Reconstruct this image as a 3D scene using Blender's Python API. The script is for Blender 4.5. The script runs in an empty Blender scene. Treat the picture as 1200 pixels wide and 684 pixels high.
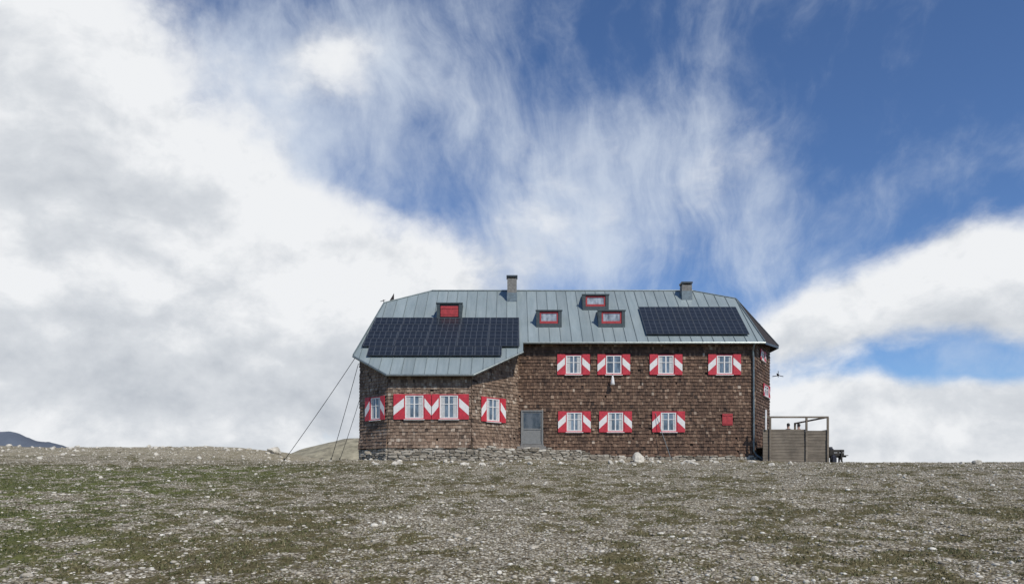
import bpy, math, random
import numpy as np
from mathutils import Vector, Matrix
random.seed(7); rng=np.random.default_rng(11)
F=867.0; HY=560.0
scene=bpy.context.scene
COL=scene.collection
try:
    scene.view_settings.view_transform='Standard'; scene.view_settings.look='None'; scene.view_settings.exposure=0
except Exception: pass
def P(px,py,d): return Vector(((px-600)/F*d,d,(HY-py)/F*d))
def X(px,d): return (px-600)/F*d
def Z(py,d): return (HY-py)/F*d
W={}
# ------------------------------------------------------------ materials
def newmat(name):
    m=bpy.data.materials.new(name); m.use_nodes=True
    nt=m.node_tree; b=nt.nodes['Principled BSDF']
    return m,nt,b
def N(nt,t,**kw):
    n=nt.nodes.new(t)
    for k,v in kw.items(): setattr(n,k,v)
    return n
def ramp(nt,src,stops):
    r=N(nt,'ShaderNodeValToRGB'); e=r.color_ramp.elements
    while len(e)<len(stops): e.new(.5)
    for i,(p,c) in enumerate(stops):
        e[i].position=p; e[i].color=(c[0],c[1],c[2],1) if not isinstance(c,(int,float)) else (c,c,c,1)
    nt.links.new(src,r.inputs[0]); return r.outputs[0]
def noise(nt,vec,scale,detail=4,rough=.6):
    n=N(nt,'ShaderNodeTexNoise'); n.inputs['Scale'].default_value=scale
    n.inputs['Detail'].default_value=detail; n.inputs['Roughness'].default_value=rough
    if vec is not None: nt.links.new(vec,n.inputs['Vector'])
    return n.outputs['Fac']
def mapping(nt,vec,scale=(1,1,1),rot=(0,0,0)):
    m=N(nt,'ShaderNodeMapping'); m.inputs['Scale'].default_value=scale; m.inputs['Rotation'].default_value=rot
    nt.links.new(vec,m.inputs['Vector']); return m.outputs[0]
def mix(nt,fac,a,b,mode='MIX'):
    m=N(nt,'ShaderNodeMix',data_type='RGBA',blend_type=mode)
    def s(v,sock):
        if isinstance(v,bpy.types.NodeSocket): nt.links.new(v,sock)
        elif isinstance(v,(int,float)): sock.default_value=v
        else: sock.default_value=(v[0],v[1],v[2],1)
    s(fac,m.inputs[0]); s(a,m.inputs[6]); s(b,m.inputs[7]); return m.outputs[2]
def mth(nt,op,a,b=None,c=None,clamp=False):
    m=N(nt,'ShaderNodeMath',operation=op); m.use_clamp=clamp
    for i,v in enumerate((a,b,c)):
        if v is None: continue
        if isinstance(v,(int,float)): m.inputs[i].default_value=v
        else: nt.links.new(v,m.inputs[i])
    return m.outputs[0]
def bump(nt,b,h,strength=.5,dist=.02):
    n=N(nt,'ShaderNodeBump'); n.inputs['Strength'].default_value=strength; n.inputs['Distance'].default_value=dist
    nt.links.new(h,n.inputs['Height']); nt.links.new(n.outputs[0],b.inputs['Normal'])
def simple(name,c,rough=.6,metal=0,var=.25,scale=6):
    m,nt,b=newmat(name)
    pos=N(nt,'ShaderNodeNewGeometry').outputs['Position']
    f=noise(nt,pos,scale,5)
    lo=[v*(1-var) for v in c]; hi=[min(1,v*(1+var)) for v in c]
    nt.links.new(ramp(nt,f,[(.3,lo),(.7,hi)]),b.inputs['Base Color'])
    b.inputs['Roughness'].default_value=rough; b.inputs['Metallic'].default_value=metal
    return m
def attr(nt,name):
    a=N(nt,'ShaderNodeAttribute'); a.attribute_name=name; return a.outputs['Fac']
def shingle_mat(name,stops,lo=.66):
    m,nt,b=newmat(name)
    pos=N(nt,'ShaderNodeNewGeometry').outputs['Position']
    t=attr(nt,'tone')
    base=ramp(nt,t,stops)
    streak=noise(nt,mapping(nt,pos,(14,14,2)),1.0,5,.7)
    big=noise(nt,mapping(nt,pos,(1.1,1.1,.35)),1.0,5,.65)
    c=mix(nt,1.0,base,ramp(nt,streak,[(.25,.6),(.75,1.3)]),'MULTIPLY')
    c=mix(nt,1.0,c,ramp(nt,big,[(.32,(lo,lo*.97,lo*.95)),(.5,(.98,.98,.98)),(.7,(1.18,1.17,1.15))]),'MULTIPLY')
    nt.links.new(c,b.inputs['Base Color']); b.inputs['Roughness'].default_value=.8
    bump(nt,b,streak,.4,.01)
    return m
M_sh=shingle_mat('shingle_brown',[(0,(.026,.013,.008)),(.3,(.088,.047,.028)),(.6,(.160,.092,.057)),(.82,(.25,.163,.108)),(1,(.42,.33,.25))])
M_shg=shingle_mat('shingle_weathered',[(0,(.05,.033,.023)),(.25,(.14,.09,.06)),(.55,(.24,.165,.115)),(.8,(.35,.268,.20)),(1,(.48,.41,.33))])
M_back=simple('dark_board',(.03,.018,.013),.9)
def roof_mat():
    m,nt,b=newmat('seam_metal_roof')
    pos=N(nt,'ShaderNodeNewGeometry').outputs['Position']
    sx=N(nt,'ShaderNodeSeparateXYZ'); nt.links.new(pos,sx.inputs[0])
    cell=mth(nt,'FLOOR',mth(nt,'DIVIDE',mth(nt,'ADD',sx.outputs[0],8.37),.62))
    wn=N(nt,'ShaderNodeTexWhiteNoise',noise_dimensions='1D'); nt.links.new(cell,wn.inputs['W'])
    st=noise(nt,mapping(nt,pos,(4,.5,.5)),1,6,.6)
    bl=noise(nt,pos,.4,4,.55)
    c=ramp(nt,st,[(.3,(.225,.272,.276)),(.7,(.30,.346,.347))])
    c=mix(nt,1,c,ramp(nt,wn.outputs[0],[(0,.91),(1,1.08)]),'MULTIPLY')
    c=mix(nt,1,c,ramp(nt,bl,[(.3,.92),(.7,1.08)]),'MULTIPLY')
    rust=ramp(nt,noise(nt,mapping(nt,pos,(3,.8,.8)),1.3,7,.75),[(.66,0.),(.76,1.)])
    c=mix(nt,mth(nt,'MULTIPLY',rust,.5),c,(.22,.15,.11))
    nt.links.new(c,b.inputs['Base Color']); b.inputs['Roughness'].default_value=.45; b.inputs['Metallic'].default_value=.1
    bump(nt,b,st,.12,.02)
    return m
M_roof=roof_mat()
M_soffit=simple('soffit_wood',(.028,.02,.016),.9)
M_trim=simple('dark_trim_metal',(.06,.07,.075),.45,.4)
M_gut=simple('zinc_gutter',(.2,.23,.23),.4,.5)
M_dorm=simple('dormer_metal',(.06,.075,.078),.5,.3)
M_red=simple('red_paint',(.50,.03,.045),.5,0,.25,8)
M_redd=simple('faded_red_paint',(.38,.035,.04),.6,0,.25,8)
M_white=simple('white_paint',(.74,.72,.69),.55,0,.10,9)
M_whited=simple('weathered_grey_frame',(.2,.2,.19),.55,0,.15)
def glass_mat(name,c,r=.06):
    m,nt,b=newmat(name)
    pos=N(nt,'ShaderNodeNewGeometry').outputs['Position']
    f=noise(nt,mapping(nt,pos,(2.2,2.2,1.0)),1.4,3)
    nt.links.new(ramp(nt,f,[(.35,[v*.45 for v in c]),(.62,[v*1.5 for v in c])]),b.inputs['Base Color'])
    b.inputs['Roughness'].default_value=r; b.inputs['Specular IOR Level'].default_value=.8
    return m
M_glass=glass_mat('window_glass',(.13,.165,.2))
M_glassd=glass_mat('dormer_glass',(.30,.32,.34),.1)
M_curt=simple('curtain_cloth',(.5,.5,.49),.9,0,.15,10)
def solar_mat():
    m,nt,b=newmat('solar_cells')
    tc=N(nt,'ShaderNodeTexCoord').outputs['Object']
    sx=N(nt,'ShaderNodeSeparateXYZ'); nt.links.new(tc,sx.inputs[0])
    def line(s,per,w):
        fr=mth(nt,'FRACT',mth(nt,'ADD',mth(nt,'DIVIDE',s,per),100.0))
        return mth(nt,'LESS_THAN',fr,w)
    l=mth(nt,'MAXIMUM',line(sx.outputs[0],.33,.12),mth(nt,'MULTIPLY',line(sx.outputs[1],.42,.09),.9))
    f=noise(nt,tc,2,3)
    base=ramp(nt,f,[(.3,(.013,.016,.022)),(.7,(.022,.027,.036))])
    c=mix(nt,mth(nt,'MULTIPLY',l,.36),base,(.15,.165,.185))
    nt.links.new(c,b.inputs['Base Color']); b.inputs['Roughness'].default_value=.32; b.inputs['Specular IOR Level'].default_value=.45
    return m
M_sol=solar_mat()
M_alu=simple('panel_frame_metal',(.08,.088,.1),.4,.3)
def wood_mat(name,c):
    m,nt,b=newmat(name)
    pos=N(nt,'ShaderNodeNewGeometry').outputs['Position']
    f=noise(nt,mapping(nt,pos,(1.2,6,22)),1,6,.7); g=noise(nt,pos,1.5,3)
    co=mix(nt,1,ramp(nt,f,[(.3,[v*.6 for v in c]),(.7,[v*1.3 for v in c])]),ramp(nt,g,[(.3,.75),(.7,1.2)]),'MULTIPLY')
    nt.links.new(co,b.inputs['Base Color']); b.inputs['Roughness'].default_value=.85; bump(nt,b,f,.4,.01)
    return m
M_wood=wood_mat('weathered_grey_wood',(.20,.165,.125))
M_woodd=wood_mat('dark_wood_and_gap_backing',(.045,.04,.034))
def stone_mat(name,a,bc,c3):
    m,nt,b=newmat(name)
    pos=N(nt,'ShaderNodeNewGeometry').outputs['Position']
    t=attr(nt,'tone'); f=noise(nt,pos,9,6,.7)
    c=ramp(nt,t,[(0,a),(.55,bc),(1,c3)])
    c=mix(nt,1,c,ramp(nt,f,[(.3,.65),(.7,1.25)]),'MULTIPLY')
    nt.links.new(c,b.inputs['Base Color']); b.inputs['Roughness'].default_value=.9; bump(nt,b,f,.5,.02)
    return m
M_mason=stone_mat('masonry_stone',(.17,.145,.11),(.34,.30,.24),(.54,.50,.42))
M_mortar=simple('earthy_joint',(.17,.145,.11),.95)
M_gravel=stone_mat('pale_gravel',(.22,.185,.135),(.47,.42,.335),(.76,.715,.615))
M_rock=simple('pale_limestone',(.55,.51,.43),.9,0,.35,7)
M_brick=simple('chimney_render',(.2,.19,.175),.9,0,.3,9)
M_black=simple('black_metal',(.015,.015,.017),.5,.3)
M_skin=simple('skin',(.5,.3,.22),.6,0,.05)
M_jack=simple('dark_jacket_cloth',(.02,.022,.035),.8)
M_jack2=simple('red_jacket_cloth',(.09,.02,.02),.8)
M_trou=simple('trouser_cloth',(.04,.04,.045),.85)
M_hair=simple('dark_hair',(.015,.01,.008),.7)
# ------------------------------------------------------------ mesh helpers
def place(o,parent,Mw):
    W[o.name]=Mw
    if parent is not None:
        o.parent=parent; o.matrix_basis=W[parent.name].inverted()@Mw
    else: o.matrix_basis=Mw
    COL.objects.link(o)
def mk(name,V,Fc,mats,parent=None,Mw=None,mi=None,tone=None,smooth=False,label=None):
    Mw=Mw or Matrix.Identity(4)
    me=bpy.data.meshes.new(name); me.from_pydata([tuple(v) for v in V],[],[tuple(f) for f in Fc])
    if not isinstance(mats,(list,tuple)): mats=[mats]
    for m in mats: me.materials.append(m)
    if mi is not None: me.polygons.foreach_set('material_index',mi)
    if tone is not None:
        a=me.attributes.new('tone','FLOAT','FACE'); a.data.foreach_set('value',tone)
    if smooth: me.polygons.foreach_set('use_smooth',[True]*len(me.polygons))
    me.update(); o=bpy.data.objects.new(name,me); place(o,parent,Mw)
    if label: o['label']=label
    return o
def mkw(name,V,Fc,mats,origin,parent=None,**k):
    o=Vector(origin); return mk(name,[Vector(v)-o for v in V],Fc,mats,parent,Matrix.Translation(o),**k)
def top(o,label,cat,group=None,kind=None):
    if label: o['label']=label
    if cat: o['category']=cat
    if group: o['group']=group
    if kind: o['kind']=kind
def empty(name,loc,parent=None):
    o=bpy.data.objects.new(name,None); o.empty_display_size=.3; place(o,parent,Matrix.Translation(Vector(loc))); return o
def box(V,Fc,a,b,M=None):
    x0,y0,z0=a; x1,y1,z1=b; n=len(V)
    vs=[(x0,y0,z0),(x1,y0,z0),(x1,y1,z0),(x0,y1,z0),(x0,y0,z1),(x1,y0,z1),(x1,y1,z1),(x0,y1,z1)]
    for v in vs:
        v=Vector(v); V.append(M@v if M else v)
    for f in [(0,3,2,1),(4,5,6,7),(0,1,5,4),(1,2,6,5),(2,3,7,6),(3,0,4,7)]: Fc.append(tuple(n+i for i in f))
def tube(V,Fc,pts,r,seg=8):
    pts=[Vector(p) for p in pts]; n0=len(V)
    for i,p in enumerate(pts):
        t=(pts[min(i+1,len(pts)-1)]-pts[max(i-1,0)]).normalized()
        up=Vector((0,0,1)) if abs(t.z)<.9 else Vector((0,1,0))
        a=t.cross(up).normalized(); b=t.cross(a)
        rr=r[i] if isinstance(r,(list,tuple)) else r
        for k in range(seg):
            th=2*math.pi*k/seg; V.append(p+a*math.cos(th)*rr+b*math.sin(th)*rr)
    for i in range(len(pts)-1):
        for k in range(seg):
            a=n0+i*seg+k; b=n0+i*seg+(k+1)%seg
            Fc.append((a,b,b+seg,a+seg))
    Fc.append(tuple(n0+k for k in range(seg))[::-1]); e=n0+(len(pts)-1)*seg; Fc.append(tuple(e+k for k in range(seg)))
# ------------------------------------------------------------ value noise
_tab=rng.random((256,256))
def vn(x,y):
    xi=np.floor(x).astype(int); yi=np.floor(y).astype(int); fx=x-xi; fy=y-yi
    fx=fx*fx*(3-2*fx); fy=fy*fy*(3-2*fy)
    g=lambda a,b:_tab[a%256,b%256]
    return (g(xi,yi)*(1-fx)+g(xi+1,yi)*fx)*(1-fy)+(g(xi,yi+1)*(1-fx)+g(xi+1,yi+1)*fx)*fy
def fbm(x,y,o=5,g=.55):
    s=0;a=1;t=0
    for i in range(o):
        s=s+a*vn(x*2**i+i*17.3,y*2**i+i*9.1); t+=a; a*=g
    return s/t
def S(t):
    t=np.clip(t,0,1); return t*t*(3-2*t)
def H(x,y):
    x=np.asarray(x,float); y=np.asarray(y,float)
    yc=np.maximum(y,-60)
    base=-1.6+.0632*yc; k=.1
    h=-k*np.logaddexp(-base/k,-.90/k)
    h=h-np.where(y>58,60*(1-np.exp(-(y-58)/400.)),0)
    m=S((-11.5-x)/8.)*S((y-33)/17.)
    h=h+m*(1.30+.22*np.sin(x*.11+1.2)+.30*(fbm(x*.35,y*.35,4)-.5))
    h=h+.16*S((y-40.3)/1.6)*S((x+3)/4.)*S((17-x)/3.)
    h=h+.14*S((y-37.3)/1.5)*S((x+12)/3.)*S((6-x)/4.)
    near=np.exp(-np.maximum(np.abs(y)-70,0)/40.)
    h=h+near*(.30*(fbm(x*.16+5,y*.16,3)-.5)*S((y-2)/10)*(1-S((y-33)/6.)*.45)+.14*(fbm(x*.9,y*.9,4)-.5)+.08*(fbm(x*4,y*4,3)-.5))
    return h
def VEG(x,y):
    v=fbm(x*2.1+3,y*1.8+8,5,.74); b=fbm(x*.3+40,y*.3+11,3)
    g=S((-x-.02*y)/8.)*.08*S((38-y)/6.)
    v=v+(b-.5)*.24+g-.04*S((y-30)/10.)-.02*S((x-1)/12.)
    return S((v-.375)/.31)
def hz(x,y): return float(H(np.array([x]),np.array([y]))[0])
_ds=np.arange(4,70,.05)
def ghit(px,py):
    xs=(px-600)/F*_ds; ok=np.nonzero(H(xs,_ds)>=(HY-py)/F*_ds)[0]
    d=float(_ds[ok[0]]) if len(ok) else 40.
    return X(px,d),d
# ------------------------------------------------------------ ground
rows=np.concatenate([np.linspace(-60,4,14)[:-1],4*np.power(62/4.,np.linspace(0,1,420)),62*np.power(3500/62.,np.linspace(0,1,46))[1:]])
nc=460; t=np.linspace(-1,1,nc)
wd=np.where(rows<62,14+1.15*np.abs(rows),0); wd=np.where(rows>=62,14+1.15*62+(rows-62)*1.2,wd)
gx=(np.sign(t)*np.abs(t)**1.25)[None,:]*wd[:,None]; gy=np.repeat(rows[:,None],nc,1)
gz=H(gx,gy)
def fastmesh(name,co,faces,mat,attrs=None,fattrs=None,smooth=False):
    me=bpy.data.meshes.new(name); co=np.asarray(co,np.float32); faces=np.asarray(faces,np.int32); k=faces.shape[1]
    me.vertices.add(len(co)); me.vertices.foreach_set('co',co.ravel())
    me.loops.add(faces.size); me.loops.foreach_set('vertex_index',faces.ravel())
    me.polygons.add(len(faces)); me.polygons.foreach_set('loop_start',np.arange(0,faces.size,k,dtype=np.int32))
    me.update(calc_edges=True)
    for n,v in (attrs or {}).items():
        a=me.attributes.new(n,'FLOAT','POINT'); a.data.foreach_set('value',np.asarray(v,np.float32).ravel())
    for n,v in (fattrs or {}).items():
        a=me.attributes.new(n,'FLOAT','FACE'); a.data.foreach_set('value',np.asarray(v,np.float32).ravel())
    if smooth: me.polygons.foreach_set('use_smooth',np.ones(len(faces),bool))
    me.materials.append(mat); o=bpy.data.objects.new(name,me); place(o,None,Matrix.Identity(4)); return o
def ground_mat():
    m,nt,b=newmat('alpine_turf_and_gravel')
    pos=N(nt,'ShaderNodeNewGeometry').outputs['Position']
    veg=attr(nt,'veg'); pale=attr(nt,'pale'); green=attr(nt,'green')
    fine=noise(nt,pos,9,6,.78)
    vf=mth(nt,'ADD',veg,mth(nt,'MULTIPLY',mth(nt,'SUBTRACT',fine,.5),2.8))
    vf=ramp(nt,vf,[(.28,0.),(.72,1.)])
    def vor(s):
        v=N(nt,'ShaderNodeTexVoronoi'); v.inputs['Scale'].default_value=s; nt.links.new(pos,v.inputs['Vector'])
        sc=N(nt,'ShaderNodeSeparateColor'); nt.links.new(v.outputs['Color'],sc.inputs[0]); return v.outputs['Distance'],sc.outputs[0],sc.outputs[1]
    d1,c1,c1b=vor(30); d2,c2,c2b=vor(14)
    peb=ramp(nt,c1,[(0,(.125,.098,.06)),(.35,(.25,.208,.138)),(.7,(.43,.38,.28)),(1,(.70,.65,.53))])
    edge=ramp(nt,d1,[(.35,1.),(.62,.42)])
    peb=mix(nt,1,peb,edge,'MULTIPLY')
    vg=noise(nt,pos,1.1,5,.7)
    vcol=ramp(nt,noise(nt,pos,26,4,.8),[(.3,(.035,.029,.013)),(.5,(.105,.088,.042)),(.72,(.25,.21,.115))])
    vgreen=ramp(nt,noise(nt,pos,30,4,.8),[(.3,(.033,.039,.011)),(.5,(.098,.112,.031)),(.72,(.22,.222,.08))])
    gm=ramp(nt,mth(nt,'ADD',mth(nt,'MULTIPLY',vg,.7),mth(nt,'MULTIPLY',green,.48)),[(.44,0.),(.74,1.)])
    vcol=mix(nt,gm,vcol,vgreen)
    c=mix(nt,vf,peb,vcol)
    peb2=ramp(nt,c2,[(0,(.34,.295,.215)),(1,(.72,.67,.55))])
    c=mix(nt,mth(nt,'MULTIPLY',mth(nt,'GREATER_THAN',c2b,.76),ramp(nt,d2,[(.26,1.),(.36,0.)])),c,peb2)
    palec=ramp(nt,noise(nt,pos,3,8,.8),[(.3,(.16,.138,.08)),(.48,(.32,.28,.19)),(.65,(.53,.48,.38))])
    c=mix(nt,mth(nt,'MULTIPLY',pale,.6),c,palec)
    c=mix(nt,1,c,ramp(nt,noise(nt,pos,.35,4),[(.3,.88),(.7,1.12)]),'MULTIPLY')
    nt.links.new(c,b.inputs['Base Color']); b.inputs['Roughness'].default_value=.95; b.inputs['Specular IOR Level'].default_value=.1
    hgt=mth(nt,'ADD',mth(nt,'MULTIPLY',d1,-.5),mth(nt,'MULTIPLY',fine,1.1))
    bump(nt,b,hgt,.65,.033)
    return m
M_ground=ground_mat()
nr=len(rows); ii=np.arange(nr-1)[:,None]*nc+np.arange(nc-1)[None,:]
fc=np.stack([ii,ii+1,ii+nc+1,ii+nc],-1).reshape(-1,4)
veg=VEG(gx,gy); pale=S((-8-gx)/6.)*S((gy-35)/8.); green=S((-gx-1.5-.10*gy)/8.)*S((38-gy)/9.)*(.45+1.0*fbm(gx*.2,gy*.2,3))
g=fastmesh('ground',np.stack([gx,gy,gz],-1).reshape(-1,3),fc,M_ground,{'veg':veg,'pale':pale,'green':green},smooth=True)
top(g,'stony alpine plateau with sparse turf and pale gravel',None,None,'structure')
# ---- gravel (stuff)
phi=(1+5**.5)/2
ico=np.array([(-1,phi,0),(1,phi,0),(-1,-phi,0),(1,-phi,0),(0,-1,phi),(0,1,phi),(0,-1,-phi),(0,1,-phi),(phi,0,-1),(phi,0,1),(-phi,0,-1),(-phi,0,1)],float)/math.sqrt(1+phi*phi)
icf=np.array([(0,11,5),(0,5,1),(0,1,7),(0,7,10),(0,10,11),(1,5,9),(5,11,4),(11,10,2),(10,7,6),(7,1,8),(3,9,4),(3,4,2),(3,2,6),(3,6,8),(3,8,9),(4,9,5),(2,4,11),(6,2,10),(8,6,7),(9,8,1)])
def scatter(n,dmin,dmax,keep):
    d=rng.uniform(dmin,dmax,n*4); x=rng.uniform(-.86,.86,n*4)*(d+1)
    k=keep(x,d); ok=rng.random(n*4)<k
    return x[ok][:n],d[ok][:n]
sx_,sd_=scatter(76000,5.5,48,lambda x,d:.12+.88*(1-VEG(x,d)))
n=len(sx_); size=np.clip(rng.lognormal(math.log(.0100),.52,n),.005,.05)*(1+.026*sd_)
sc=np.stack([size*rng.uniform(.8,1.5,n),size*rng.uniform(.7,1.2,n),size*rng.uniform(.35,.7,n)],-1)
v=ico[None]*(1+rng.uniform(-.22,.22,(n,12,1)))*sc[:,None,:]
a=rng.uniform(0,6.28,n); ca,sa=np.cos(a)[:,None],np.sin(a)[:,None]
vx=v[...,0]*ca-v[...,1]*sa; vy=v[...,0]*sa+v[...,1]*ca
v=np.stack([vx+sx_[:,None],vy+sd_[:,None],v[...,2]+(H(sx_,sd_)+sc[:,2]*.3)[:,None]],-1)
tone=np.repeat(np.clip(rng.normal(.48,.27,n),0,1),20)
f=(icf[None]+np.arange(n)[:,None,None]*12).reshape(-1,3)
g=fastmesh('gravel',v.reshape(-1,3),f,M_gravel,None,{'tone':tone})
top(g,'loose pale limestone gravel spread over the turf',None,None,'stuff')
# ---- grass tufts (stuff)
def grass_mat():
    m,nt,b=newmat('dry_alpine_grass')
    t=attr(nt,'tone'); c=ramp(nt,t,[(0,(.05,.063,.017)),(.4,(.10,.105,.036)),(.7,(.185,.16,.075)),(1,(.34,.28,.165))])
    nt.links.new(c,b.inputs['Base Color']); b.inputs['Roughness'].default_value=.8; return m
M_grass=grass_mat()
gx_,gd_=scatter(22000,5.5,40,lambda x,d:VEG(x,d)**1.3)
n=len(gx_); B=9
ox=rng.normal(0,.05,(n,B))*(1+.02*gd_[:,None]); oy=rng.normal(0,.05,(n,B))
bx=gx_[:,None]+ox; by=gd_[:,None]+oy; bz=H(bx,by)-.004
hgt=rng.uniform(.012,.045,(n,B)); wdt=rng.uniform(.004,.009,(n,B))*(1+.03*gd_[:,None]); an=rng.uniform(0,3.14,(n,B))
lx=rng.normal(0,.02,(n,B)); ly=rng.normal(0,.02,(n,B))
v=np.stack([np.stack([bx-np.cos(an)*wdt,by-np.sin(an)*wdt,bz],-1),np.stack([bx+np.cos(an)*wdt,by+np.sin(an)*wdt,bz],-1),np.stack([bx+lx,by+ly,bz+hgt],-1)],2)
tn=np.clip(rng.normal(.56,.2,(n,1))+rng.normal(0,.12,(n,B))-.45*S((-1-gx_[:,None])/6)*rng.random((n,1)),0,1)
g=fastmesh('grass',v.reshape(-1,3),np.arange(n*B*3).reshape(-1,3),M_grass,None,{'tone':tn.reshape(-1)})
top(g,'short sparse green and straw coloured alpine grass',None,None,'stuff')
# ---- individual rocks
import bmesh
from mathutils import noise as mn
def rock(px,py,wpx,hr=.6,label='pale limestone rock lying on the turf',seed=0):
    x,d=ghit(px,py); r=wpx/F*d/2
    bm=bmesh.new(); bmesh.ops.create_icosphere(bm,subdivisions=3 if wpx>10 else 2,radius=1)
    rr=random.Random(seed); o=Vector((rr.random()*50,rr.random()*50,rr.random()*50))
    for _ in range(9):
        nrm=Vector((rr.uniform(-1,1),rr.uniform(-1,1),rr.uniform(-.3,1))).normalized(); lim=rr.uniform(.55,.85)
        for v_ in bm.verts:
            e=v_.co.dot(nrm)-lim
            if e>0: v_.co-=nrm*e
    for v_ in bm.verts: v_.co*=1+.12*mn.noise(v_.co*2+o)
    for v_ in bm.verts: v_.co=Vector((v_.co.x*r,v_.co.y*r*.8,v_.co.z*r*hr*1.2))
    me=bpy.data.meshes.new('rock'); bm.to_mesh(me); bm.free(); me.materials.append(M_rock)
    ob=bpy.data.objects.new('rock',me); place(ob,None,Matrix.Translation((x,d,hz(x,d)+r*hr*.4))@Matrix.Rotation(rr.random()*6,4,'Z'))
    top(ob,label,'rock','rocks scattered on the plateau')
rock(748,541,19,.75,'large white limestone boulder beside the hut foundation',1)
rock(321,531,22,.45,'large grey boulder beside a guy wire anchor',2)
for i,(px,py,w) in enumerate([(35,572,7),(397,613,7),(450,614,8),(585,672,10),(885,681,12),(1145,543,11),(1128,543,8),(585,655,5),(497,640,5),(433,625,5),(640,566,5),(690,574,4),(1015,547,6),(1060,560,5),(700,612,5),(765,590,4),(322,602,5),(210,606,4),(150,640,5),(80,655,5),(960,600,5),(1010,640,6),(1090,625,5),(1170,600,5),(830,640,5),(520,600,4),(250,575,5),(118,560,5),(905,545,9),(926,543,7),(728,541,7),(800,543,6),(300,556,5),(380,560,5),(550,548,6),(620,552,5),(860,560,4),(1185,660,8),(690,676,7),(270,672,7),(58,600,5),(1105,678,6)]):
    rock(px,py,w,random.uniform(.45,.75),seed=10+i)
for i in range(60):
    px=random.uniform(2,345); d=random.uniform(38,52); x=X(px,d)
    py=HY-hz(x,d)*F/d; rock(px,py,random.uniform(3,8)*(1.3 if random.random()<.15 else 1),.55,'weathered grey stone on the pale gravel mound',seed=100+i)
for i in range(70):
    px=random.uniform(420,890) if i>30 else random.uniform(420,720); rock(px,random.uniform(537,545),random.uniform(4,10),.5,'rough pale grey stone at the foot of the hut',seed=300+i)
# ------------------------------------------------------------ far hill / mountains
def terrain(name,xs,ys,fn,mat,label):
    gx,gy=np.meshgrid(xs,ys); gz=fn(gx,gy); c=len(xs); r=len(ys)
    ii=np.arange(r-1)[:,None]*c+np.arange(c-1)[None,:]
    o=fastmesh(name,np.stack([gx,gy,gz],-1).reshape(-1,3),np.stack([ii,ii+1,ii+c+1,ii+c],-1).reshape(-1,4),mat,smooth=True)
    top(o,label,None,None,'structure')
M_hill=simple('olive_scree_hill',(.27,.24,.165),.95,0,.45,.45)
terrain('hill',np.linspace(-160,90,190),np.linspace(130,270,90),lambda x,y:-22+32.6*np.exp(-(((x+32)/50.)**2)**1.6-((y-200)/38.)**2)+2.6*(fbm(x*.06,y*.06,5)-.5),M_hill,'low olive brown gravel hill behind the hut')
M_mt=simple('hazed_mountain_rock',(.085,.10,.125),1,0,.35,.006)  # blue-grey haze of distance is mixed into the rock's base colour
def mtf(x,y):
    px=600+x/y*F
    prof=np.interp(px,[-300,-120,-40,0,12,28,45,58,75,95,130,400],[492,500,507,506,505,511,518,517,522,530,540,560])
    z=(HY-prof)/F*1800
    return -160+(z+160)*np.exp(-((y-1800)/230.)**2)+22*(fbm(x*.012,y*.012,5)-.5)
terrain('mountains',np.linspace(-1900,-450,260),np.linspace(1300,2300,90),mtf,M_mt,'hazy distant mountain ridge under low cloud')
# ------------------------------------------------------------ hut
hut=empty('mountain_hut',(2.5,46,.9))
top(hut,'shingled alpine hut with grey metal roof and red white shutters','mountain hut')
RZ=lambda d:7.75+.82*(d-42)
def RP(px,py):
    v=(HY-py)/F; d=26.69/(.82-v); return Vector(((px-600)/F*d,d,v*d))
th=math.atan(.82)
L0=RP(414,416); L1=RP(450,355); RL=RP(506,341); RR=RP(812,341); A=RP(862,350); E=RP(897,401)
B0=RP(453,438); B1=RP(555,438); B2=RP(613,411); B3=RP(613,400.4)
E.y=B3.y; E.z=B3.z
RD=(RL.y+RR.y)/2
front=[L0,B0,B1,B2,B3,E,A,RR,RL,L1]
def mir(v): return Vector((v.x,2*RD-v.y,v.z))
C=Vector((16.62,46.1,8.20)); Cm=mir(C)
back=[mir(RL),mir(RR),mir(A),mir(E),Vector((-8.6,mir(E).y,E.z)),mir(L1)]
V=[];Fc=[];mi=[]
def sheet(pts,thick=.13,tm=0):
    n=len(V); k=len(pts)
    nrm=Vector((0,0,0))
    for i in range(k): nrm+=pts[i].cross(pts[(i+1)%k])
    if nrm.z<0: pts=pts[::-1]
    for p in pts: V.append(p)
    for p in pts: V.append(p-Vector((0,0,thick)))
    Fc.append(tuple(range(n,n+k))); mi.append(tm)
    Fc.append(tuple(range(n+k,n+2*k))[::-1]); mi.append(1)
    for i in range(k):
        j=(i+1)%k; Fc.append((n+i,n+k+i,n+k+j,n+j)); mi.append(2)
sheet(front); sheet([v for v in back])
sheet([RR,A,mir(A)]); sheet([A,E,C],tm=1); sheet([A,C,Cm,mir(A)],tm=1); sheet([mir(A),Cm,mir(E)],tm=1); sheet([RL,mir(L1),L1])
nrmF=Vector((0,-math.sin(th),math.cos(th)))
def drange(x,poly):
    ds=[]
    for i in range(len(poly)):
        a,b=poly[i],poly[(i+1)%len(poly)]
        if (a.x-x)*(b.x-x)<0: ds.append(a.y+(b.y-a.y)*(x-a.x)/(b.x-a.x))
    return (min(ds),max(ds)) if len(ds)>1 else None
x=-8.37
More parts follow.
